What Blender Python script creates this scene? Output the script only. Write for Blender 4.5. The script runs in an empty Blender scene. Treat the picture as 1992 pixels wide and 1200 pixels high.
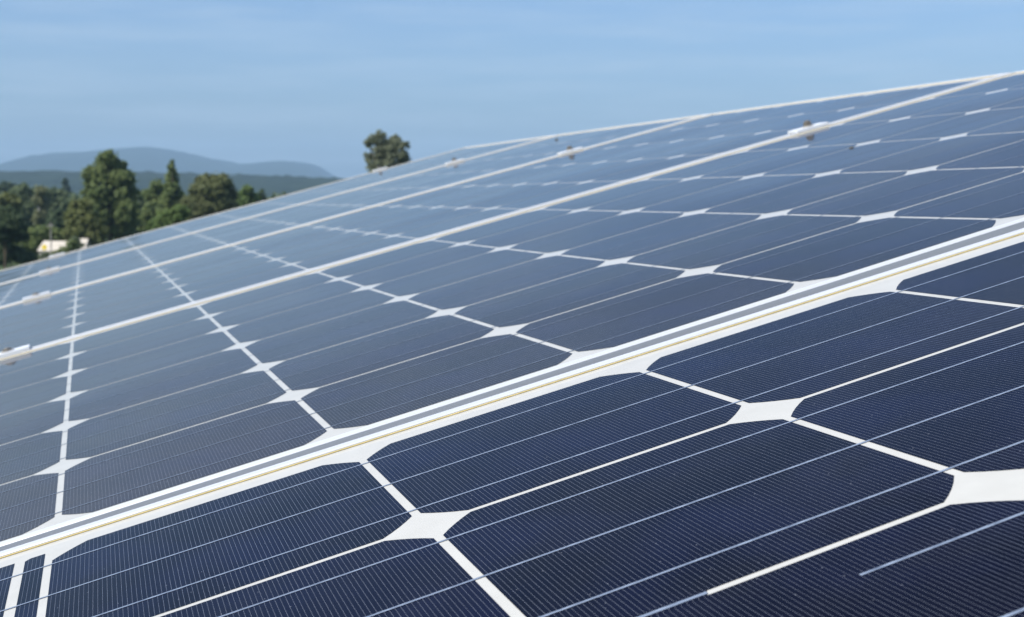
import bpy, bmesh, math, random
from mathutils import Vector, Matrix, Euler, noise

C = bpy.context.scene
R = math.radians
EYE = Vector((0.0, 0.0, 6.5))          # the lens, 6.5 m above the valley floor
PX, FX, CX, CY = 1992.0, 2519.39, 891.77, 528.34   # photograph width, focal length and principal point in its pixels
HOR = 388.0
PITCH = math.atan((CY - HOR) / FX)

# ------------------------------------------------------------------ camera, sky, sun, exposure
cam = bpy.data.cameras.new('camera')
cam.sensor_width = 36.0
cam.lens = 36.0 * FX / PX
cam.shift_x = (PX / 2 - CX) / PX
cam.shift_y = (CY - 600.0) / PX
cam.clip_start, cam.clip_end = 0.01, 30000
cam.dof.use_dof = True
cam.dof.focus_distance = 0.60
cam.dof.aperture_fstop = 24.0
cam_ob = bpy.data.objects.new('camera', cam)
C.collection.objects.link(cam_ob)
cam_ob.location = EYE
cam_ob.rotation_euler = (math.pi / 2 - PITCH, 0, 0)
C.camera = cam_ob

SUN_EL, SUN_AZ = 49.0, -123.0           # azimuth clockwise from the view direction
W = bpy.data.worlds.new('World'); C.world = W; W.use_nodes = True
wn, wl = W.node_tree.nodes, W.node_tree.links
sky = wn.new('ShaderNodeTexSky'); sky.sky_type = 'NISHITA'; sky.sun_disc = False
sky.sun_elevation = R(SUN_EL); sky.sun_rotation = R(SUN_AZ)
sky.altitude = 300; sky.air_density = 1.0; sky.dust_density = 3.2; sky.ozone_density = 7.0
wtc = wn.new('ShaderNodeTexCoord'); wmp = wn.new('ShaderNodeMapping'); wmp.inputs['Scale'].default_value = (4.5, 4.5, 46.0); wmp.inputs['Rotation'].default_value = (0, R(-4), R(10))
wno = wn.new('ShaderNodeTexNoise'); wno.inputs['Scale'].default_value = 1.6; wno.inputs['Detail'].default_value = 6.0; wno.inputs['Roughness'].default_value = 0.55
wmr = wn.new('ShaderNodeMapRange'); wmr.inputs[1].default_value = 0.42; wmr.inputs[2].default_value = 0.80; wmr.inputs[4].default_value = 0.34
wmx = wn.new('ShaderNodeMix'); wmx.data_type = 'RGBA'; wmx.inputs[7].default_value = (3.6, 4.3, 5.0, 1)      # thin cirrus
wl.new(wtc.outputs['Generated'], wmp.inputs[0]); wl.new(wmp.outputs[0], wno.inputs['Vector']); wl.new(wno.outputs['Fac'], wmr.inputs[0])
wl.new(wmr.outputs[0], wmx.inputs[0]); wl.new(sky.outputs[0], wmx.inputs[6]); wl.new(wmx.outputs[2], wn['Background'].inputs[0])
wn['Background'].inputs[1].default_value = 0.106

sun = bpy.data.lights.new('sun', 'SUN')
sun.energy = 4.0; sun.angle = R(0.55); sun.color = (1.0, 0.965, 0.91)
sun_ob = bpy.data.objects.new('sun', sun); C.collection.objects.link(sun_ob)
sd = Vector((math.sin(R(SUN_AZ)) * math.cos(R(SUN_EL)), math.cos(R(SUN_AZ)) * math.cos(R(SUN_EL)), math.sin(R(SUN_EL))))
sun_ob.rotation_euler = sd.to_track_quat('Z', 'Y').to_euler()
sun_ob.location = (0, 0, 60)

C.view_settings.view_transform = 'Standard'
C.view_settings.look = 'None'
C.view_settings.exposure = 0.75
C.view_settings.gamma = 1.0
C.render.engine = 'CYCLES'
C.cycles.use_denoising = True
C.cycles.max_bounces = 6
C.cycles.volume_bounces = 0
C.cycles.sample_clamp_indirect = 4.0

# ------------------------------------------------------------------ helpers
def link(o):
    C.collection.objects.link(o); return o

def tag(o, label=None, cat=None, group=None, kind=None):
    if label: o['label'] = label
    if cat: o['category'] = cat
    if group: o['group'] = group
    if kind: o['kind'] = kind
    return o

def empty(name, mat):
    o = link(bpy.data.objects.new(name, None)); o.matrix_world = mat
    o.empty_display_size = 0.1
    return o

def mesh_ob(name, bm, mat, parent=None, smooth=False, loc=None):
    me = bpy.data.meshes.new(name); bm.to_mesh(me); bm.free()
    if mat: me.materials.append(mat)
    if smooth:
        for p in me.polygons: p.use_smooth = True
    o = link(bpy.data.objects.new(name, me))
    if parent: o.parent = parent
    if loc is not None: o.location = loc
    return o

def box(bm, x0, x1, y0, y1, z0, z1):
    v = [bm.verts.new((x, y, z)) for z in (z0, z1) for y in (y0, y1) for x in (x0, x1)]
    for f in ((0, 2, 3, 1), (4, 5, 7, 6), (0, 1, 5, 4), (2, 6, 7, 3), (0, 4, 6, 2), (1, 3, 7, 5)):
        bm.faces.new([v[i] for i in f])

def tube(bm, a, b, r0, r1, n=8, cap=True):
    a, b = Vector(a), Vector(b)
    d = (b - a).normalized()
    u = d.orthogonal().normalized(); w = d.cross(u)
    ra = [bm.verts.new(a + (u * math.cos(t) + w * math.sin(t)) * r0) for t in (2 * math.pi * i / n for i in range(n))]
    rb = [bm.verts.new(b + (u * math.cos(t) + w * math.sin(t)) * r1) for t in (2 * math.pi * i / n for i in range(n))]
    for i in range(n):
        j = (i + 1) % n
        bm.faces.new((ra[i], ra[j], rb[j], rb[i]))
    if cap:
        bm.faces.new(ra[::-1]); bm.faces.new(rb)

def at(px, py, d):
    """point d metres ahead of the lens, seen at pixel px, py of the photograph"""
    x, y = (px - CX) / FX, -(py - CY) / FX
    c, s = math.cos(PITCH), math.sin(PITCH)
    v = Vector((x, c + y * s, -s + y * c))
    return EYE + v * (d / v.y)

def new_mat(name):
    m = bpy.data.materials.new(name); m.use_nodes = True
    return m, m.node_tree.nodes, m.node_tree.links, m.node_tree.nodes['Principled BSDF']

def nd(n, t, **k):
    o = n.new(t)
    for a, b in k.items():
        if hasattr(o, a): setattr(o, a, b)
    return o

def math_node(n, l, op, a, b=None, c=None):
    o = n.new('ShaderNodeMath'); o.operation = op
    for i, v in enumerate((a, b, c)):
        if v is None: continue
        if isinstance(v, (int, float)): o.inputs[i].default_value = v
        else: l.new(v, o.inputs[i])
    return o.outputs[0]

def mix_col(n, l, f, a, b):
    o = n.new('ShaderNodeMix'); o.data_type = 'RGBA'
    for i, v in ((0, f), (6, a), (7, b)):
        if isinstance(v, (int, float)): o.inputs[i].default_value = v
        elif isinstance(v, tuple): o.inputs[i].default_value = (*v, 1)
        else: l.new(v, o.inputs[i])
    return o.outputs[2]

# ------------------------------------------------------------------ the array's frame: x up the slope, y along the row, z off the glass
S = 0.158                              # cell pitch in metres
ROT = [[0.9288453, -0.2774217, -0.2455273], [-0.2700732, -0.0534089, -0.9613573], [0.2535881, 0.9592626, -0.1245328]]
TRA = [-1.369181, 0.862451, 4.422931]
PITCH_B = 6.31439
cp_, sp_ = math.cos(PITCH), math.sin(PITCH)
CAMW = Matrix(((1, 0, 0), (0, -sp_, cp_), (0, -cp_, -sp_)))     # columns: image right, image down, forward
B3 = CAMW @ Matrix(ROT)
ARRAY = Matrix.Translation(EYE + S * (CAMW @ Vector(TRA))) @ B3.to_4x4()

# ------------------------------------------------------------------ materials
COAT_IOR, COAT_R = 1.155, 0.05
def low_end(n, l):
    """1 at the low end of the slope, 0 from its middle up: mask for the painted glare"""
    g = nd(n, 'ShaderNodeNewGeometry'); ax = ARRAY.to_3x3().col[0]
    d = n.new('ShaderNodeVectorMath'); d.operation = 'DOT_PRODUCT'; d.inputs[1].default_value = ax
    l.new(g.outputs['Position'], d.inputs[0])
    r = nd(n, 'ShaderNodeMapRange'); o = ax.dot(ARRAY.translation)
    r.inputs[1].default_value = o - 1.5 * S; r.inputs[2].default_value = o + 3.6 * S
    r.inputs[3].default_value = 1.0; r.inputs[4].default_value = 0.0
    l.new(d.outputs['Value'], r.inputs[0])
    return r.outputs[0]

def glassy(n, l, b, sheen=0.1):
    """the anti-reflection glass over cells, back sheet and ribbons"""
    b.inputs['Roughness'].default_value = 0.5
    b.inputs['Specular IOR Level'].default_value = 0.0
    b.inputs['Coat Weight'].default_value = 1.0
    b.inputs['Coat IOR'].default_value = COAT_IOR
    tc = nd(n, 'ShaderNodeNewGeometry')
    no = nd(n, 'ShaderNodeTexNoise'); no.inputs['Scale'].default_value = 9.0; no.inputs['Detail'].default_value = 6.0
    l.new(tc.outputs['Position'], no.inputs['Vector'])
    l.new(math_node(n, l, 'MULTIPLY_ADD', no.outputs['Fac'], 0.06, COAT_R - 0.02), b.inputs['Coat Roughness'])
    # warm sheen standing in for grey glare, uneven, drawn out along the slope
    mq = nd(n, 'ShaderNodeMapping'); mq.inputs['Scale'].default_value = (1.2, 9.0, 9.0); l.new(tc.outputs['Position'], mq.inputs[0])
    du = nd(n, 'ShaderNodeTexNoise'); du.inputs['Scale'].default_value = 2.2; du.inputs['Detail'].default_value = 7.0; du.inputs['Roughness'].default_value = 0.65
    l.new(mq.outputs[0], du.inputs['Vector'])
    l.new(math_node(n, l, 'MULTIPLY_ADD', du.outputs['Fac'], 1.4 * sheen, 0.3 * sheen), b.inputs['Sheen Weight'])
    b.inputs['Sheen Roughness'].default_value = 0.35
    b.inputs['Sheen Tint'].default_value = (1.0, 0.93, 0.84, 1)
    # float glass is never quite flat: a very slight, slow waviness of the reflection
    wv = nd(n, 'ShaderNodeTexNoise'); wv.inputs['Scale'].default_value = 2.6; wv.inputs['Detail'].default_value = 1.0
    l.new(tc.outputs['Position'], wv.inputs['Vector'])
    bp = nd(n, 'ShaderNodeBump'); bp.inputs['Strength'].default_value = 1.0; bp.inputs['Distance'].default_value = 0.004
    l.new(wv.outputs['Fac'], bp.inputs['Height']); l.new(bp.outputs[0], b.inputs['Coat Normal'])

def cell_material(name, half, pitch, glare):
    m, n, l, b = new_mat(name)
    tc = nd(n, 'ShaderNodeTexCoord'); sp = nd(n, 'ShaderNodeSeparateXYZ')
    l.new(tc.outputs['Object'], sp.inputs[0])
    x, y = sp.outputs[0], sp.outputs[1]
    # silver fingers every couple of millimetres, stopping short of the rim; a slight wander in strength
    fr = math_node(n, l, 'FRACT', math_node(n, l, 'MULTIPLY', x, 1.0 / pitch))
    line = math_node(n, l, 'LESS_THAN', math_node(n, l, 'ABSOLUTE', math_node(n, l, 'SUBTRACT', fr, 0.5)), 0.029)
    inside = math_node(n, l, 'LESS_THAN', math_node(n, l, 'ABSOLUTE', y), half - 0.0014)
    no = nd(n, 'ShaderNodeTexNoise'); no.inputs['Scale'].default_value = 1.0; no.inputs['Detail'].default_value = 2.0
    mp = nd(n, 'ShaderNodeMapping'); mp.inputs['Scale'].default_value = (450, 60, 1); l.new(tc.outputs['Object'], mp.inputs[0]); l.new(mp.outputs[0], no.inputs['Vector'])
    wob = math_node(n, l, 'MULTIPLY_ADD', no.outputs['Fac'], 0.6, 0.6)
    fac = math_node(n, l, 'MULTIPLY', math_node(n, l, 'MULTIPLY', line, inside), wob)
    big = nd(n, 'ShaderNodeTexNoise'); big.inputs['Scale'].default_value = 14.0; big.inputs['Detail'].default_value = 3.0
    l.new(tc.outputs['Object'], big.inputs['Vector'])
    oi = nd(n, 'ShaderNodeObjectInfo')
    base = mix_col(n, l, oi.outputs['Random'], (0.0010, 0.0009, 0.0030), (0.0026, 0.0026, 0.0105))
    base = mix_col(n, l, math_node(n, l, 'SMOOTH_MIN', math_node(n, l, 'MULTIPLY_ADD', big.outputs['Fac'], 3.0, -1.3), 1.0, 0.2), base, (0.0036, 0.0046, 0.021))
    # dust specks on the glass
    vo = nd(n, 'ShaderNodeTexVoronoi'); vo.inputs['Scale'].default_value = 170.0
    l.new(tc.outputs['Object'], vo.inputs['Vector'])
    spk = math_node(n, l, 'LESS_THAN', vo.outputs['Distance'], 0.045)
    base = mix_col(n, l, fac, base, (0.125, 0.138, 0.168))
    base = mix_col(n, l, math_node(n, l, 'MULTIPLY', spk, 0.4), base, (0.30, 0.32, 0.36))
    if glare:
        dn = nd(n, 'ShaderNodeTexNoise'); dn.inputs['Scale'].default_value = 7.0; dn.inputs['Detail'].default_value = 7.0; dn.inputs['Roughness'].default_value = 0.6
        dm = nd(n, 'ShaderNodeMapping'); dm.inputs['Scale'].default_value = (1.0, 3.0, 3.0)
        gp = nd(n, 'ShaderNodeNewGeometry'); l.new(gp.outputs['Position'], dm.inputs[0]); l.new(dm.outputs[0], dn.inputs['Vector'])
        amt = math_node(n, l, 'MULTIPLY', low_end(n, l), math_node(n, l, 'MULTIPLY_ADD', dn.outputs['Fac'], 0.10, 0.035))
        base = mix_col(n, l, amt, base, (0.33, 0.275, 0.20))  # warm grey glare painted into the cell colour, fading up the slope
    l.new(base, b.inputs['Base Color'])
    glassy(n, l, b, 0.09 if glare else 0.0)
    return m

def sheet_material():
    m, n, l, b = new_mat('back_sheet')
    tc = nd(n, 'ShaderNodeTexCoord')
    no = nd(n, 'ShaderNodeTexNoise'); no.inputs['Scale'].default_value = 60.0; no.inputs['Detail'].default_value = 5.0
    l.new(tc.outputs['Object'], no.inputs['Vector'])
    l.new(mix_col(n, l, no.outputs['Fac'], (0.37, 0.365, 0.335), (0.445, 0.44, 0.41)), b.inputs['Base Color'])
    glassy(n, l, b)
    return m

def ribbon_material(name, k):
    m, n, l, b = new_mat(name)
    tc = nd(n, 'ShaderNodeTexCoord'); mp = nd(n, 'ShaderNodeMapping'); mp.inputs['Scale'].default_value = (30, 400, 1)
    l.new(tc.outputs['Object'], mp.inputs[0])
    no = nd(n, 'ShaderNodeTexNoise'); no.inputs['Scale'].default_value = 6.0; no.inputs['Detail'].default_value = 4.0
    l.new(mp.outputs[0], no.inputs['Vector'])
    r = nd(n, 'ShaderNodeMapRange'); r.inputs[1].default_value = 0.35; r.inputs[2].default_value = 0.75
    l.new(no.outputs['Fac'], r.inputs[0])
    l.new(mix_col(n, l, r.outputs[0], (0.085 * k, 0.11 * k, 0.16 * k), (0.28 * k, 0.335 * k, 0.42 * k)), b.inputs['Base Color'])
    glassy(n, l, b)
    return m

def metal(name, col, rough, metallic, scale=300.0, spread=0.12):
    m, n, l, b = new_mat(name)
    tc = nd(n, 'ShaderNodeTexCoord'); mp = nd(n, 'ShaderNodeMapping'); mp.inputs['Scale'].default_value = (0.02, 1, 1)
    l.new(tc.outputs['Object'], mp.inputs[0])
    no = nd(n, 'ShaderNodeTexNoise'); no.inputs['Scale'].default_value = scale; no.inputs['Detail'].default_value = 4.0
    l.new(mp.outputs[0], no.inputs['Vector'])
    l.new(mix_col(n, l, no.outputs['Fac'], tuple(c * (1 - spread) for c in col), tuple(min(1, c * (1 + spread)) for c in col)), b.inputs['Base Color'])
    b.inputs['Metallic'].default_value = metallic
    b.inputs['Roughness'].default_value = rough
    return m

def plain(name, c0, c1, scale, rough=0.8, detail=4.0):
    m, n, l, b = new_mat(name)
    tc = nd(n, 'ShaderNodeNewGeometry')
    no = nd(n, 'ShaderNodeTexNoise'); no.inputs['Scale'].default_value = scale; no.inputs['Detail'].default_value = detail
    l.new(tc.outputs['Position'], no.inputs['Vector'])
    r = nd(n, 'ShaderNodeMapRange'); r.inputs[1].default_value = 0.3; r.inputs[2].default_value = 0.7
    l.new(no.outputs['Fac'], r.inputs[0])
    l.new(mix_col(n, l, r.outputs[0], c0, c1), b.inputs['Base Color'])
    b.inputs['Roughness'].default_value = rough
    b.inputs['Specular IOR Level'].default_value = 0.2
    return m

def leaf_mat(name, c0, c1, scale=0.9):
    m, n, l, b = new_mat(name)
    g = nd(n, 'ShaderNodeNewGeometry')
    no = nd(n, 'ShaderNodeTexNoise'); no.inputs['Scale'].default_value = scale; no.inputs['Detail'].default_value = 3.0
    l.new(g.outputs['Position'], no.inputs['Vector'])
    f = math_node(n, l, 'MULTIPLY_ADD', no.outputs['Fac'], 0.9, math_node(n, l, 'MULTIPLY_ADD', g.outputs['Random Per Island'], 0.5, -0.25))
    f.node.use_clamp = True
    col = mix_col(n, l, f, c0, c1)
    l.new(col, b.inputs['Base Color'])
    b.inputs['Roughness'].default_value = 0.65
    b.inputs['Specular IOR Level'].default_value = 0.25
    tr = nd(n, 'ShaderNodeBsdfTranslucent'); l.new(col, tr.inputs[0])
    ms = nd(n, 'ShaderNodeMixShader'); ms.inputs[0].default_value = 0.55
    l.new(b.outputs[0], ms.inputs[1]); l.new(tr.outputs[0], ms.inputs[2])
    l.new(ms.outputs[0], n['Material Output'].inputs['Surface'])
    return m

M_CELL, M_CELL_GLARE = cell_material('silicon_cell', 0.0775, 0.00205, False), cell_material('glare_silicon_cell', 0.0775, 0.00205, True)
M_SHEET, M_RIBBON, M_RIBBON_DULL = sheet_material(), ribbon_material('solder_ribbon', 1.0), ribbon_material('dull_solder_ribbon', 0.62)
M_ALU = metal('anodised_aluminium', (0.50, 0.515, 0.53), 0.40, 0.10)
M_CLAMP = metal('clamp_aluminium', (0.76, 0.77, 0.78), 0.40, 0.3)
M_BOLT = metal('bolt_steel', (0.20, 0.18, 0.15), 0.45, 0.6)
M_WASH = metal('washer_steel', (0.55, 0.52, 0.48), 0.35, 0.8)
M_SEAL = plain('sealant_bead', (0.52, 0.40, 0.14), (0.64, 0.50, 0.20), 120.0, 0.6)
M_SPECK = plain('bird_dropping', (0.05, 0.05, 0.045), (0.10, 0.10, 0.09), 300.0, 0.9)

# ------------------------------------------------------------------ ground, hills, woods, haze
def knoll(x, y):
    return 5.15 * math.exp(-((x - 0.6) ** 2 + (y - 1.5) ** 2) / (2 * 7.5 ** 2))
def ground_z(x, y):
    r = math.hypot(x, y)
    return knoll(x, y) + 0.5 * noise.noise(Vector((x * .03, y * .03, 3))) * min(1, r / 60) - 0.4 * min(1, r / 60)

bm = bmesh.new()
radii = [0] + [1.5 * 1.16 ** i for i in range(62)]
NA = 72
rings = []
for r in radii:
    if r == 0:
        rings.append([bm.verts.new((0.6, 1.5, ground_z(0.6, 1.5)))]); continue
    rings.append([bm.verts.new((r * math.cos(a) + 0.6, r * math.sin(a) + 1.5, ground_z(r * math.cos(a) + 0.6, r * math.sin(a) + 1.5)))
                  for a in (2 * math.pi * i / NA for i in range(NA))])
for i in range(NA):
    bm.faces.new((rings[0][0], rings[1][i], rings[1][(i + 1) % NA]))
    for k in range(1, len(rings) - 1):
        bm.faces.new((rings[k][i], rings[k + 1][i], rings[k + 1][(i + 1) % NA], rings[k][(i + 1) % NA]))
M_GRASS = plain('meadow', (0.030, 0.052, 0.016), (0.075, 0.095, 0.034), 0.25, 0.95)
tag(mesh_ob('ground', bm, M_GRASS, smooth=True), kind='structure')

def ridge(name, prof, d, depth, mat, bump, bump_scale, seed, n=260, rows=26, ext=1500):
    """a long ridge d metres off whose skyline passes through the pixels of prof"""
    xs0 = at(prof[0][0], HOR, d).x; xs1 = at(prof[-1][0], HOR, d).x
    pr = [(at(x, y, d).x, at(x, y, d).z) for x, y in prof]
    def top(x):
        if x <= pr[0][0]: return pr[0][1] * (1 - .15 * min(1, (pr[0][0] - x) / ext))
        for (a, za), (b_, zb) in zip(pr, pr[1:]):
            if x <= b_:
                t = (x - a) / (b_ - a); t = t * t * (3 - 2 * t)
                return za + (zb - za) * t
        return pr[-1][1] * (1 - .3 * min(1, (x - pr[-1][0]) / ext))
    bm = bmesh.new(); g = []
    for j in range(rows + 1):
        v = j / rows
        row = []
        for i in range(n + 1):
            x = xs0 - ext + (xs1 - xs0 + 2 * ext) * i / n
            y = d + (v - 0.55) * depth
            s = math.sin(min(1, v / 0.55) * math.pi / 2) if v < 0.55 else math.cos((v - 0.55) / 0.45 * math.pi / 2)
            z = top(x) * s ** 1.1 if s > 0 else 0
            z += bump * s * (noise.noise(Vector((x * bump_scale, y * bump_scale, seed))) + .6 * noise.noise(Vector((x * bump_scale * 2.7, y * bump_scale * 2.7, seed + 5))))
            row.append(bm.verts.new((x, y, z - 1.0)))
        g.append(row)
    for j in range(rows):
        for i in range(n):
            bm.faces.new((g[j][i], g[j][i + 1], g[j + 1][i + 1], g[j + 1][i]))
    return mesh_ob(name, bm, mat, smooth=True)

M_HILL = plain('hill_forest', (0.010, 0.020, 0.014), (0.018, 0.030, 0.017), 0.004, 1.0)
tag(ridge('hills', [(-700, 338), (-200, 334), (0, 328), (35, 323.5), (68, 322), (84, 317), (105, 307), (132, 299), (170, 297), (220, 291), (262, 288.5), (300, 287.5),
                    (340, 290.5), (375, 299), (405, 307), (440, 312), (480, 319), (505, 318), (535, 314.5), (565, 314), (600, 317), (622, 325), (652, 343), (700, 362), (800, 370), (1400, 375)],
          5200, 2600, M_HILL, 7.0, 0.004, 2.0), kind='structure')
M_WOOD = plain('ridge_forest', (0.007, 0.018, 0.012), (0.017, 0.032, 0.017), 0.03, 1.0)
tag(ridge('wooded_ridge', [(-600, 331), (0, 333.5), (130, 333), (250, 334), (350, 337), (450, 340), (540, 343), (640, 346), (760, 352), (1400, 360)],
          1500, 900, M_WOOD, 3.2, 0.045, 9.0, n=520, rows=40, ext=600), kind='structure')

# ------------------------------------------------------------------ the solar panels
def cell_mesh(name, cm, wx, wy, leg, flat_right=False, flat_left=False):
    """a pseudo-square wafer: straight sides, corners cut by arcs"""
    bm = bmesh.new(); hx, hy = wx / 2, wy / 2
    pts = []
    for sx, sy in ((1, 1), (-1, 1), (-1, -1), (1, -1)):
        cut = not ((sx > 0 and flat_right) or (sx < 0 and flat_left))
        if not cut: pts.append((sx * hx, sy * hy)); continue
        a = Vector((sx * hx, sy * (hy - leg))); b = Vector((sx * (hx - leg), sy * hy))
        if sx * sy < 0: a, b = b, a
        for t in (0, .25, .5, .75, 1):
            q = a.lerp(b, t); o = Vector((sx, sy)).normalized() * (leg * 0.05 * 4 * t * (1 - t))
            pts.append(tuple(q + o))
    vs = [bm.verts.new((x, y, 0)) for x, y in pts]
    f = bm.faces.new(vs)
    if f.normal.z < 0 or True:
        f.normal_update()
        if f.normal.z < 0: f.normal_flip()
    me = bpy.data.meshes.new(name); bm.to_mesh(me); bm.free(); me.materials.append(cm)
    return me

LEG, GX, GY = 0.0170, 0.0040, 0.0034
LIP, LIP_H, DEEP, GAP = 0.008, 0.0018, 0.035, 0.0126
C_LO, C_HI = -3, 9
BRIDGE, LATE = 1.335, 1.57

def frame_bm(x0, x1, y0, y1):
    """four mitred bars; inner lip stands LIP_H over the glass (z = 0)"""
    bm = bmesh.new()
    prof = [(0, -DEEP), (0, LIP_H - 0.0006), (0.0006, LIP_H), (LIP - 0.0006, LIP_H), (LIP, LIP_H - 0.0006), (LIP, -0.0055), (0.0018, -0.0055), (0.0018, -DEEP)]
    cs = []
    for (cx, cy, dx, dy) in ((x0, y0, 1, 1), (x1, y0, -1, 1), (x1, y1, -1, -1), (x0, y1, 1, -1)):
        cs.append([bm.verts.new((cx + dx * o, cy + dy * o, z)) for o, z in prof])
    for k in range(4):
        a, b = cs[k], cs[(k + 1) % 4]
        for i in range(len(prof)):
            j = (i + 1) % len(prof)
            bm.faces.new((a[i], b[i], b[j], a[j]))
    bmesh.ops.recalc_face_normals(bm, faces=bm.faces)
    return bm

def make_panel(mat, label, px, py, margin_near, margin_far, margin_end, strip=False):
    """px, py: cell pitch up the slope and along the row; the local origin is the corner of cells c = 0, r = 0"""
    cm, rm = (M_CELL, M_RIBBON) if strip else (M_CELL_GLARE, M_RIBBON_DULL)
    root = empty('solar_panel', mat)
    tag(root, label, 'solar panel', 'solar panels in a row on the slope')
    xa, xb, ya, yb = C_LO * px - margin_end - (0.022 if strip else 0), C_HI * px + margin_end + 0.010, -margin_near, 6 * py + margin_far
    bm = bmesh.new(); box(bm, xa - 0.004, xb + 0.004, ya - 0.004, yb + 0.004, -0.005, 0.0)
    mesh_ob('back_sheet', bm, M_SHEET, root)
    mesh_ob('frame', frame_bm(xa - LIP, xb + LIP, ya - LIP, yb + LIP), M_ALU, root)
    bm = bmesh.new(); w = 0.0007
    for q in ((xa + w, xb - w, ya, ya + w), (xa + w, xb - w, yb - w, yb), (xa, xa + w, ya, yb), (xb - w, xb, ya, yb)):
        box(bm, q[0], q[1], q[2], q[3], 0.0002, 0.0006)
    mesh_ob('sealant_bead', bm, M_SEAL, root)
    me = cell_mesh('cell', cm, px - GX, py - GY, LEG)
    cut = cell_mesh('cell', cm, px - GX, py - GY, LEG, flat_right=True) if strip else me
    sl = cell_mesh('seam_strip', cm, 0.0098, py - GY, 0.0028, flat_right=True) if strip else None  # sliver copied from a stitching seam, no real cell
    first = {}
    for c in range(C_LO, C_HI):
        for r in range(6):
            off = -0.0150 if (strip and c < 0) else 0.0
            m_ = cut if (strip and c == -1) else me
            o = link(bpy.data.objects.new('cell', m_)); o.parent = root
            o.location = ((c + .5) * px + off, (r + .5) * py, 0.00015)
    if strip:
        for r in range(6):
            o = link(bpy.data.objects.new('seam_strip', sl)); o.parent = root
            o.location = (-GX / 2 - 0.0049, (r + .5) * py, 0.00015)
    if strip:
        bm = bmesh.new(); a_, b_ = 0.60 * px, BRIDGE * px  # stitching break copied: cell colour and ribbon laid over the gap
        bm.faces.new([bm.verts.new(v) for v in ((a_, -GY / 2 - .0005, 0), (b_ - .002, -GY / 2 - .0005, 0), (b_, GY / 2 + .0005, 0), (a_, GY / 2 + .0005, 0))])
        mesh_ob('seam_strip', bm, cm, root, loc=(0, 4 * py, 0.0002))
        bm = bmesh.new()
        bm.faces.new([bm.verts.new(v) for v in ((a_, -.0009, 0), (b_ - .001, -.0009, 0), (b_ - .001, .0009, 0), (a_, .0009, 0))])
        mesh_ob('busbar', bm, rm, root, loc=(0, 4 * py, 0.0003))
    rib = None
    for r in range(6):
        for k in (1 / 6, .5, 5 / 6):
            if rib is None:
                bm = bmesh.new(); bm.faces.new([bm.verts.new(v) for v in ((xa + 0.010, -0.0007, 0), (xb - 0.010, -0.0007, 0), (xb - 0.010, 0.0007, 0), (xa + 0.010, 0.0007, 0))])
                o = rib = mesh_ob('busbar', bm, rm, root)
            else:
                o = link(rib.copy()); o.parent = root
                if strip and r == 3 and k > .8:              # starts part-way along, cut as at the stitching seam
                    bm = bmesh.new(); bm.faces.new([bm.verts.new(v) for v in ((LATE * px, -0.0007, 0), (xb - 0.010, -0.0007, 0), (xb - 0.010, 0.0007, 0), (LATE * px, 0.0007, 0))])
                    o.data = bpy.data.meshes.new('busbar'); bm.to_mesh(o.data); bm.free(); o.data.materials.append(rm)
            o.location = (0, (r + k) * py, 0.0003)
    return root

MARG = 0.007
T = Matrix.Translation
near = T((-0.0186 * S, (-0.0228 + 6 - PITCH_B) * S, -0.0001 * S)) @ Euler((0.0019, 0.0004, -0.0102)).to_matrix().to_4x4() @ T((0, -6 * 0.9727 * S, 0))
make_panel(ARRAY @ near, 'dark blue solar panel nearest the lens, its fine grid lines in sharp focus', 1.0187 * S, 0.9727 * S, 0.016, 0.0176, 0.010, strip=True)
LAB = ['blue solar panel second from the lens, just beyond the wide double frame joint',
       'greyish blue solar panel in the middle of the row, third from the lens',
       'pale hazy blue solar panel second from the far end of the row',
       'palest solar panel at the far end of the row, against the trees and sky']
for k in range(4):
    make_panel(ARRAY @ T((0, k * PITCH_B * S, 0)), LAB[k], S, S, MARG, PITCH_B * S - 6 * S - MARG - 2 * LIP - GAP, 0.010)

# ------------------------------------------------------------------ clamps in the joints
def make_clamp():
    root = empty('panel_clamp', Matrix.Identity(4))
    bm = bmesh.new(); w = GAP / 2 + LIP - 0.0005
    h = LIP_H
    # a top-hat: two wings on the lips, a web down into the gap
    box(bm, -0.027, 0.027, -w, w, h + 0.0002, h + 0.0045)
    box(bm, -0.027, 0.027, -GAP / 2 + 0.0008, GAP / 2 - 0.0008, -0.030, h + 0.0002 - 0.0004)
    bmesh.ops.bevel(bm, geom=bm.edges[:], offset=0.0008, segments=2, affect='EDGES')
    mesh_ob('clamp_plate', bm, M_CLAMP, root)
    bm = bmesh.new(); tube(bm, (0, 0, h + 0.0047), (0, 0, h + 0.0063), 0.0085, 0.0085, 20)
    wz = mesh_ob('washer', bm, M_WASH, root)
    bm = bmesh.new(); tube(bm, (0, 0, h + 0.0065), (0, 0, h + 0.0118), 0.0060, 0.0058, 6)
    tube(bm, (0, 0, h + 0.0120), (0, 0, h + 0.0134), 0.0036, 0.0032, 12)
    mesh_ob('bolt', bm, M_BOLT, root)
    return root

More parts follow.
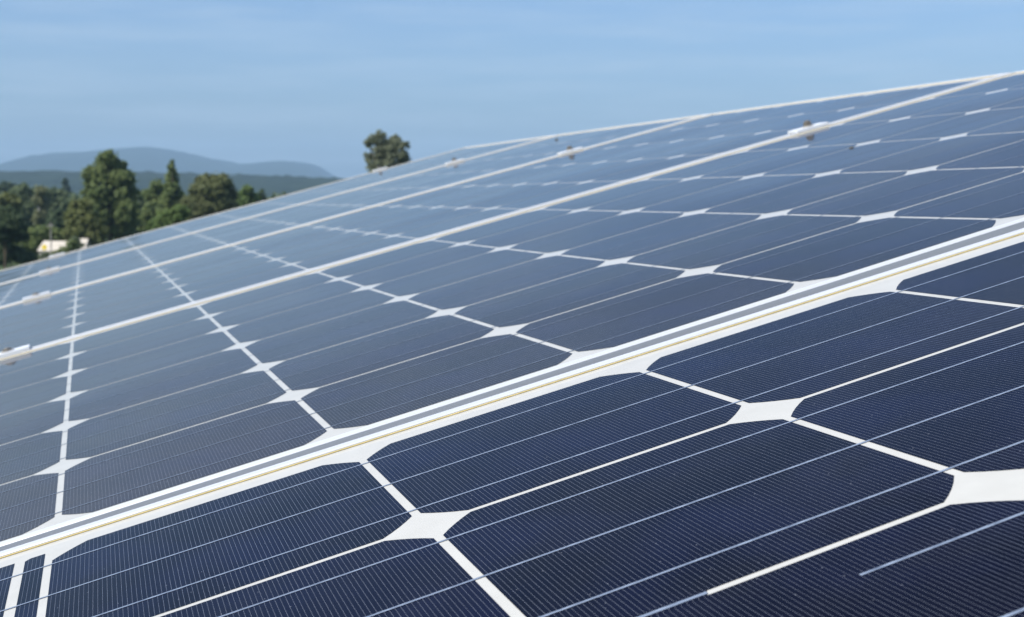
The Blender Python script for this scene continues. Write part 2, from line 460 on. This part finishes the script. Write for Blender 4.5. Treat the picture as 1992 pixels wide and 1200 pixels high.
proto = make_clamp()
spots = [(1, -0.50), (1, 6.84), (2, -0.50), (2, 6.90), (3, -0.50), (3, 7.02), (4, -0.50), (4, 7.0)]
ordn = ['second', 'third', 'fourth', 'farthest']
JOINT = {1: 'second and third panels joint', 2: 'third and fourth panels joint', 3: 'two farthest panels joint', 4: 'outer edge of the farthest panel'}
for i, (k, c) in enumerate(spots):
    if i == 0:
        o = proto
        for ch in o.children:
            if ch.name == 'bolt': ch.scale.z = .45; ch.location.z = .0038
    else:
        o = link(proto.copy())
        for ch in list(proto.children):
            q = link(ch.copy()); q.parent = o
            if ch.name.startswith('bolt') and c < 0: q.scale.z = .45; q.location.z = .0038
            elif ch.name.startswith('bolt'): q.scale.z = 1; q.location.z = 0
    yy = k * PITCH_B * S - MARG - LIP - GAP / 2
    o.matrix_world = ARRAY @ T((c * S, yy, 0))
    lab = ('silver clamp low at left on the %s' if c < 0 else 'silver clamp with dark bolt at upper right on the %s') % JOINT[k]
    tag(o, lab, 'clamp', 'clamps holding the panel frames')

def speck(c, b, rx, ry, h, label, name):
    bm = bmesh.new()
    bmesh.ops.create_icosphere(bm, subdivisions=3, radius=1.0)
    for v in bm.verts:
        v.co *= 1 + .25 * noise.noise(v.co * 1.7 + Vector((c, b, 0)))
        v.co = Vector((v.co.x * rx, v.co.y * ry, max(0, v.co.z) * h))
    o = mesh_ob(name, bm, M_SPECK, smooth=True)
    o.matrix_world = ARRAY @ T((c * S, b * S, 0.0006))
    tag(o, label, 'speck')
speck(5.84, 3.98, 0.0022, 0.004, 0.0015, 'tiny dark speck lying on the second panel below the upper clamp', 'dirt_speck')
speck(8.47, 17.14, 0.004, 0.009, 0.003, 'small dark blotch on the glass high on the third panel, above its clamp', 'dropping')

# ------------------------------------------------------------------ trees
rng = random.Random(7)
def leaf_quad(bm, c, s, nrm):
    u = nrm.orthogonal().normalized(); w = nrm.cross(u)
    a = rng.uniform(0, math.pi); u, w = u * math.cos(a) + w * math.sin(a), w * math.cos(a) - u * math.sin(a)
    k = rng.uniform(.55, 1)
    bm.faces.new([bm.verts.new(c + u * s), bm.verts.new(c + w * s * k), bm.verts.new(c - u * s), bm.verts.new(c - w * s * k)])

def rand_dir():
    z = rng.uniform(-1, 1); a = rng.uniform(0, 2 * math.pi); r = math.sqrt(1 - z * z)
    return Vector((r * math.cos(a), r * math.sin(a), z))

def make_tree(name, label, d, lobes, mat, leaf_px=4.5, dens=1.0, base=None, group='trees in the belt beyond the array', cat='tree', trunk_mat=None, conifer=False, gap=0.5):
    """lobes: (px, py, half-width, half-height) of the crown's clumps as they look from the array; each becomes a clump at its own depth"""
    m = d / FX
    bx = base if base is not None else sum(q[0] for q in lobes) / len(lobes)
    foot = at(bx, HOR, d); foot.z = ground_z(foot.x, foot.y) - 0.05
    root = empty(name, Matrix.Translation(foot))
    tag(root, label, cat, group)
    cb = bmesh.new(); cents = []
    wid = max(q[2] for q in lobes) * m
    for (px, py, hw, hh) in lobes:
        c = at(px, py, d); c.y += rng.uniform(-.5, .5) * wid
        c -= foot; cents.append((c, hw * m, hh * m))
        rx, rz = hw * m, hh * m; ry = rx * rng.uniform(.8, 1.1)
        ncl = max(8, int(dens * 1.5 * (hw * hh) ** .64))
        for _ in range(ncl):
            q = rand_dir() * rng.uniform(.2, 1.1) ** .5
            cc = c + Vector((q.x * rx, q.y * ry, q.z * rz))
            cr = rng.uniform(.13, .27) * min(rx, rz) + leaf_px * m * .7
            for _ in range(int(20 * dens) + 5):
                o = rand_dir() * min(2.0, abs(rng.gauss(0, .75)))
                p = cc + Vector((o.x * cr, o.y * cr, o.z * cr * .75))
                nr = (o * .6 + q * .5 + rand_dir() * .8 + Vector((-.1, -.15, .35))).normalized()
                leaf_quad(cb, p, leaf_px * m * rng.uniform(.4, .95), nr)
    mesh_ob('crown', cb, mat, root)
    tb = bmesh.new()
    zt = max(c.z for c, _, _ in cents)
    r0 = max(.10, zt * .022)
    prev = Vector((0, 0, 0)); n = 6
    topc = max(cents, key=lambda q: q[0].z)[0]
    for i in range(1, n + 1):
        t = i / n
        cur = Vector((topc.x * t * t + rng.uniform(-.03, .03) * zt * .3, topc.y * t * t, topc.z * t))
        tube(tb, prev, cur, r0 * (1 - .85 * (t - 1 / n)), r0 * (1 - .85 * t), 8, cap=(i in (1, n)))
        prev = cur
    if not conifer:
        for c, rx, rz in cents:
            s = Vector((0, 0, c.z * rng.uniform(.35, .6)))
            mid = s.lerp(c, .55) + Vector((0, 0, .06 * zt))
            tube(tb, s, mid, r0 * .4, r0 * .26, 6); tube(tb, mid, c, r0 * .26, r0 * .08, 6)
    mesh_ob('trunk', tb, trunk_mat or M_BARK, root)
    return root

M_BARK = plain('bark', (0.06, 0.045, 0.03), (0.12, 0.095, 0.07), 3.0, 0.95)
M_BIRCH = plain('pale_bark', (0.30, 0.28, 0.24), (0.5, 0.48, 0.44), 3.0, 0.9)
L_MID = leaf_mat('leaves_mid', (0.0768, 0.122, 0.0396), (0.2368, 0.2806, 0.0935))
L_OLIVE = leaf_mat('leaves_olive', (0.1024, 0.1318, 0.0396), (0.2432, 0.2562, 0.088))
L_BROWN = leaf_mat('leaves_brownish', (0.0998, 0.1269, 0.0462), (0.2112, 0.222, 0.088))
L_DARK = leaf_mat('leaves_dark', (0.0435, 0.0756, 0.0374), (0.0998, 0.1366, 0.0572))
L_BRIGHT = leaf_mat('leaves_bright', (0.0845, 0.144, 0.0374), (0.192, 0.2501, 0.0726))
L_COOL = leaf_mat('leaves_cool', (0.087, 0.1318, 0.066), (0.1984, 0.2379, 0.1155))
L_LONE = leaf_mat('leaves_grey_green', (0.1472, 0.1769, 0.11), (0.2752, 0.2928, 0.1815))
L_PALE = leaf_mat('leaves_pale', (0.128, 0.1525, 0.077), (0.2688, 0.2745, 0.1375))

make_tree('broadleaf_tree', 'tallest leafy green tree left of the hill, lumpy crown above the ridge', 140,
          [(212, 306, 15, 13), (196, 318, 14, 12), (229, 322, 15, 14), (176, 342, 13, 20), (205, 338, 26, 20), (240, 346, 20, 18), (196, 366, 30, 20), (238, 374, 26, 22),
           (170, 384, 16, 20), (212, 400, 40, 26), (250, 410, 22, 26), (185, 425, 30, 30), (230, 440, 34, 26)], L_MID, dens=1.15, base=212)
make_tree('bushy_tree', 'olive green bushy tree in front of the tallest tree, on its left', 128,
          [(158, 404, 22, 16), (146, 424, 20, 20), (170, 432, 24, 24), (150, 455, 24, 24), (185, 460, 24, 24)], L_OLIVE, base=160)
make_tree('spruce_tree', 'narrow green tree with a pointed spire, right of the tallest tree', 150,
          [(336, 322, 3.5, 9), (335, 337, 7, 8), (334, 349, 11, 10), (335, 362, 14, 11), (338, 378, 19, 13), (333, 396, 24, 16), (336, 418, 28, 22)], L_MID, base=336, conifer=True, cat='tree')
make_tree('broadleaf_tree', 'low dark green tree between the tallest tree and the spired tree', 158,
          [(308, 362, 12, 12), (298, 380, 18, 14), (318, 388, 18, 16), (304, 408, 26, 20), (296, 435, 26, 22)], L_MID, base=304)
make_tree('bushy_tree', 'pale grey green tree half hidden right behind the tallest tree', 175,
          [(276, 384, 14, 14), (270, 402, 18, 18), (284, 420, 18, 18), (268, 440, 24, 18)], L_COOL, base=274)
make_tree('broadleaf_tree', 'wide rounded brownish green tree right of the spired tree', 145,
          [(404, 352, 22, 13), (432, 352, 20, 13), (390, 370, 20, 16), (418, 372, 28, 18), (444, 376, 16, 18), (384, 394, 24, 18), (420, 398, 34, 20), (448, 400, 14, 14), (392, 420, 34, 20)], L_BROWN, dens=1.1, base=414)
make_tree('bushy_tree', 'bright green low bush below the spired tree by the panel edge', 118,
          [(326, 424, 22, 14), (352, 414, 18, 14), (308, 440, 22, 14), (345, 436, 26, 16)], L_BRIGHT, base=330)
make_tree('broadleaf_tree', 'small fresh green tree right of the rounded brownish tree', 160,
          [(482, 370, 10, 8), (474, 382, 14, 11), (492, 384, 10, 10), (478, 398, 20, 14)], L_BRIGHT, base=482)
make_tree('spruce_tree', 'tiny dark conifer at the right end of the tree belt', 190,
          [(508, 373, 3.5, 5), (508, 381, 7, 7), (509, 392, 10, 9)], L_DARK, base=508, conifer=True, leaf_px=3.2)
make_tree('broadleaf_tree', 'mid green tree at the left side with a pale sunlit right flank', 190,
          [(48, 366, 10, 9), (40, 380, 18, 14), (62, 382, 16, 15), (34, 402, 20, 16), (58, 408, 22, 20), (46, 430, 28, 20)], L_COOL, base=48)
make_tree('birch_tree', 'pale leaved birch with a light trunk between two darker trees at left', 172,
          [(80, 372, 10, 9), (76, 388, 9, 14), (86, 400, 8, 14), (78, 420, 12, 18)], L_PALE, base=72, trunk_mat=M_BIRCH)
make_tree('broadleaf_tree', 'dull green tree just left of the tallest tree, behind the birch', 205,
          [(100, 374, 14, 10), (116, 384, 16, 14), (98, 396, 18, 16), (122, 402, 16, 18), (106, 420, 24, 20)], L_COOL, base=108)
make_tree('spruce_tree', 'bluish far conifer poking above the trees left of the tallest tree', 420,
          [(127, 352, 3, 5), (127, 359, 5.5, 6), (127, 368, 9, 8), (127, 380, 12, 10)], L_DARK, base=127, conifer=True, leaf_px=3.0)
make_tree('bushy_tree', 'dark round bush below the dull green tree, left of the olive one', 150,
          [(114, 424, 13, 13), (110, 440, 18, 14)], L_DARK, base=114)
make_tree('broadleaf_tree', 'olive tree cut by the left photo edge above the blackish bush', 160,
          [(8, 388, 18, 12), (22, 400, 16, 14), (6, 412, 22, 16)], L_OLIVE, base=8)
make_tree('broadleaf_tree', 'distant dark treetop at the left photo edge below the wooded ridge', 330,
          [(10, 362, 14, 9), (26, 364, 9, 7), (8, 378, 20, 12), (-18, 368, 16, 12)], L_DARK, base=8, leaf_px=3.4)
make_tree('bushy_tree', 'blackish green bush at the left photo edge', 110,
          [(6, 420, 22, 18), (24, 432, 18, 18), (2, 446, 26, 18), (34, 444, 16, 14), (16, 462, 28, 14)], L_DARK, base=8)
make_tree('shrub', 'broad green shrub standing left behind the cream shed', 132,
          [(56, 456, 22, 12), (88, 452, 22, 12), (112, 456, 18, 14), (48, 474, 24, 16), (84, 474, 30, 18), (62, 494, 34, 16), (118, 478, 20, 16)], L_MID, base=80, cat='shrub')
make_tree('shrub', 'dark low shrub in the lower left corner by the panel edge', 112,
          [(10, 482, 20, 14), (34, 492, 22, 14), (4, 502, 22, 12), (52, 504, 22, 10)], L_DARK, base=22, cat='shrub')
make_tree('lone_tree', 'lone grey green tree rising over the array edge against the sky', 120,
          [(741, 262, 9, 9), (729, 271, 11, 9), (766, 268, 9, 8), (715, 278, 7, 9), (745, 280, 18, 12), (772, 280, 13, 11), (787, 284, 8, 9), (716, 304, 9, 12), (736, 298, 10, 12),
           (758, 296, 18, 14), (780, 300, 14, 14), (728, 322, 16, 10), (754, 318, 22, 14), (786, 316, 12, 12), (748, 300, 26, 22), (750, 345, 34, 18)], L_LONE, leaf_px=3.6, dens=.82, base=752, group='trees in the belt beyond the array')

make_tree('shrub', 'small green bush in front of the cream shed, at its lower right', 115,
          [(124, 488, 12, 8), (140, 478, 10, 8), (112, 497, 14, 8)], L_MID, base=124, cat='shrub', leaf_px=3.5)
make_tree('shrub', 'small dull bush between the cream shed and the tiny whitish shed', 116,
          [(146, 470, 8, 8), (152, 478, 10, 8), (92, 500, 12, 7)], L_COOL, base=146, cat='shrub', leaf_px=3.5)
def far_belt(name, d, x0, x1, ytop, n, mat, label):
    """trees too many and too far to tell apart"""
    bm = bmesh.new(); m = d / FX
    for i in range(n):
        px = rng.uniform(x0, x1); dd = d * rng.uniform(.92, 1.12)
        yt = ytop + rng.uniform(-4, 10); hw = rng.uniform(9, 17)
        for k in range(rng.randint(14, 20)):
            t = rng.random()
            c = at(px + rng.gauss(0, hw * .45 * (.4 + t)), yt + 3 + t * 52, dd); c.y += rng.gauss(0, hw * m * .5)
            for _ in range(20):
                o = rand_dir() * rng.random() ** .5 * hw * m * .42
                leaf_quad(bm, c + o, 3.6 * m * rng.uniform(.6, 1.1), (o.normalized() + rand_dir() + Vector((0, 0, .6))).normalized())
    o = mesh_ob(name, bm, mat)
    tag(o, label, 'woods', kind='stuff')
far_belt('far_woods', 300, -60, 560, 375, 80, L_COOL, 'dull green woods filling the gaps behind the single trees at left')

# ------------------------------------------------------------------ the cream shed, the little one and the pole
M_CREAM = plain('cream_boards', (0.50, 0.44, 0.37), (0.60, 0.54, 0.46), 1.5, 0.8)
M_ROOF = plain('pale_roof', (0.40, 0.36, 0.30), (0.47, 0.43, 0.365), 2.0, 0.7)
M_GLASSY = plain('dark_pane', (0.03, 0.035, 0.04), (0.05, 0.055, 0.06), 2.0, 0.2)
M_YEL = plain('yellow_board', (0.75, 0.55, 0.04), (0.85, 0.65, 0.08), 3.0, 0.6)
M_POLE = plain('weathered_pole', (0.22, 0.20, 0.18), (0.34, 0.32, 0.29), 4.0, 0.9)

def shed(px0, px1, ytop, d, label, wallm, name):
    a, b = at(px0, ytop, d), at(px1, ytop, d)
    w = (b.x - a.x); g = ground_z(a.x, d); H = a.z - g
    root = empty(name, Matrix.Translation(((a.x + b.x) / 2, d, g)) @ Matrix.Rotation(R(-14), 4, 'Z'))
    tag(root, label, 'shed')
    bm = bmesh.new(); hw, dp, wh = w / 2, w * .38, H * .74
    vs = [bm.verts.new(v) for v in ((-hw, -dp, -.2), (hw, -dp, -.2), (hw, dp, -.2), (-hw, dp, -.2), (-hw, -dp, wh), (hw, -dp, wh), (hw, dp, wh), (-hw, dp, wh), (-hw, 0, H * .96), (hw, 0, H * .96))]
    for f in ((0, 1, 5, 4), (2, 3, 7, 6), (1, 2, 6, 9, 5), (3, 0, 4, 8, 7), (0, 3, 2, 1)): bm.faces.new([vs[i] for i in f])
    mesh_ob('wall', bm, wallm, root)
    bm = bmesh.new(); o = .12
    for s in (-1, 1):
        q = [(-hw - o, s * (dp + .15), wh - .10), (hw + o, s * (dp + .15), wh - .10), (hw + o, 0, H), (-hw - o, 0, H)]
        lo = [bm.verts.new(v) for v in q]; hi = [bm.verts.new((v[0], v[1], v[2] + .07)) for v in q]
        bm.faces.new(lo); bm.faces.new(hi)
        for i in range(4): bm.faces.new((lo[i], lo[(i + 1) % 4], hi[(i + 1) % 4], hi[i]))
    bmesh.ops.recalc_face_normals(bm, faces=bm.faces)
    mesh_ob('roof', bm, M_ROOF, root)
    bm = bmesh.new(); box(bm, -hw * .1, hw * .35, -dp - .03, -dp - .002, wh * .42, wh * .82)
    mesh_ob('window', bm, M_GLASSY, root)
    bm = bmesh.new(); box(bm, hw * .5, hw * .85, -dp - .04, -dp - .002, 0, wh * .8)
    mesh_ob('door', bm, M_ROOF, root)
    return root
shed(84, 136, 470, 122, 'small cream shed with a pale roof among shrubs at the panel edge', M_CREAM, 'garden_shed')
shed(148, 171, 465, 126, 'tiny whitish shed peeping over the panel edge right of the cream shed', M_ROOF, 'tool_shed')

p = at(86, 481, 119.5)
gz = ground_z(p.x, p.y)
root = empty('yellow_sign', Matrix.Translation((p.x, p.y, gz)))
tag(root, 'round yellow board on a short post at the left corner of the cream shed', 'sign')
bm = bmesh.new(); tube(bm, (0, 0, p.z - gz), (0, .05, p.z - gz), .24, .24, 24); mesh_ob('board', bm, M_YEL, root)
bm = bmesh.new(); tube(bm, (0, .09, -.2), (0, .09, p.z - gz + .15), .035, .035, 8); mesh_ob('post', bm, M_POLE, root)

p = at(109, 432, 121); gz = ground_z(p.x, p.y)
root = empty('utility_pole', Matrix.Translation((p.x, p.y - 1.6, gz)))
tag(root, 'thin grey pole standing in front of the cream shed', 'pole')
bm = bmesh.new(); tube(bm, (0, 0, -.3), (0, 0, p.z - gz),   .07, .05, 10); mesh_ob('shaft', bm, M_POLE, root)
bm = bmesh.new(); box(bm, -.28, .28, -.16, -.09, p.z - gz - .35, p.z - gz - .25); mesh_ob('crossarm', bm, M_POLE, root)

# ------------------------------------------------------------------ haze
bm = bmesh.new(); box(bm, -5200, 5200, -900, 7600, -3.5, 330)
m = bpy.data.materials.new('haze'); m.use_nodes = True; n, l = m.node_tree.nodes, m.node_tree.links
n.remove(n['Principled BSDF'])
pv = n.new('ShaderNodeVolumePrincipled')
pv.inputs['Color'].default_value = (0.44, 0.67, 0.90, 1); pv.inputs['Density'].default_value = 0.00019
l.new(pv.outputs[0], n['Material Output'].inputs['Volume'])
hz = mesh_ob('haze', bm, m)
tag(hz, kind='stuff')
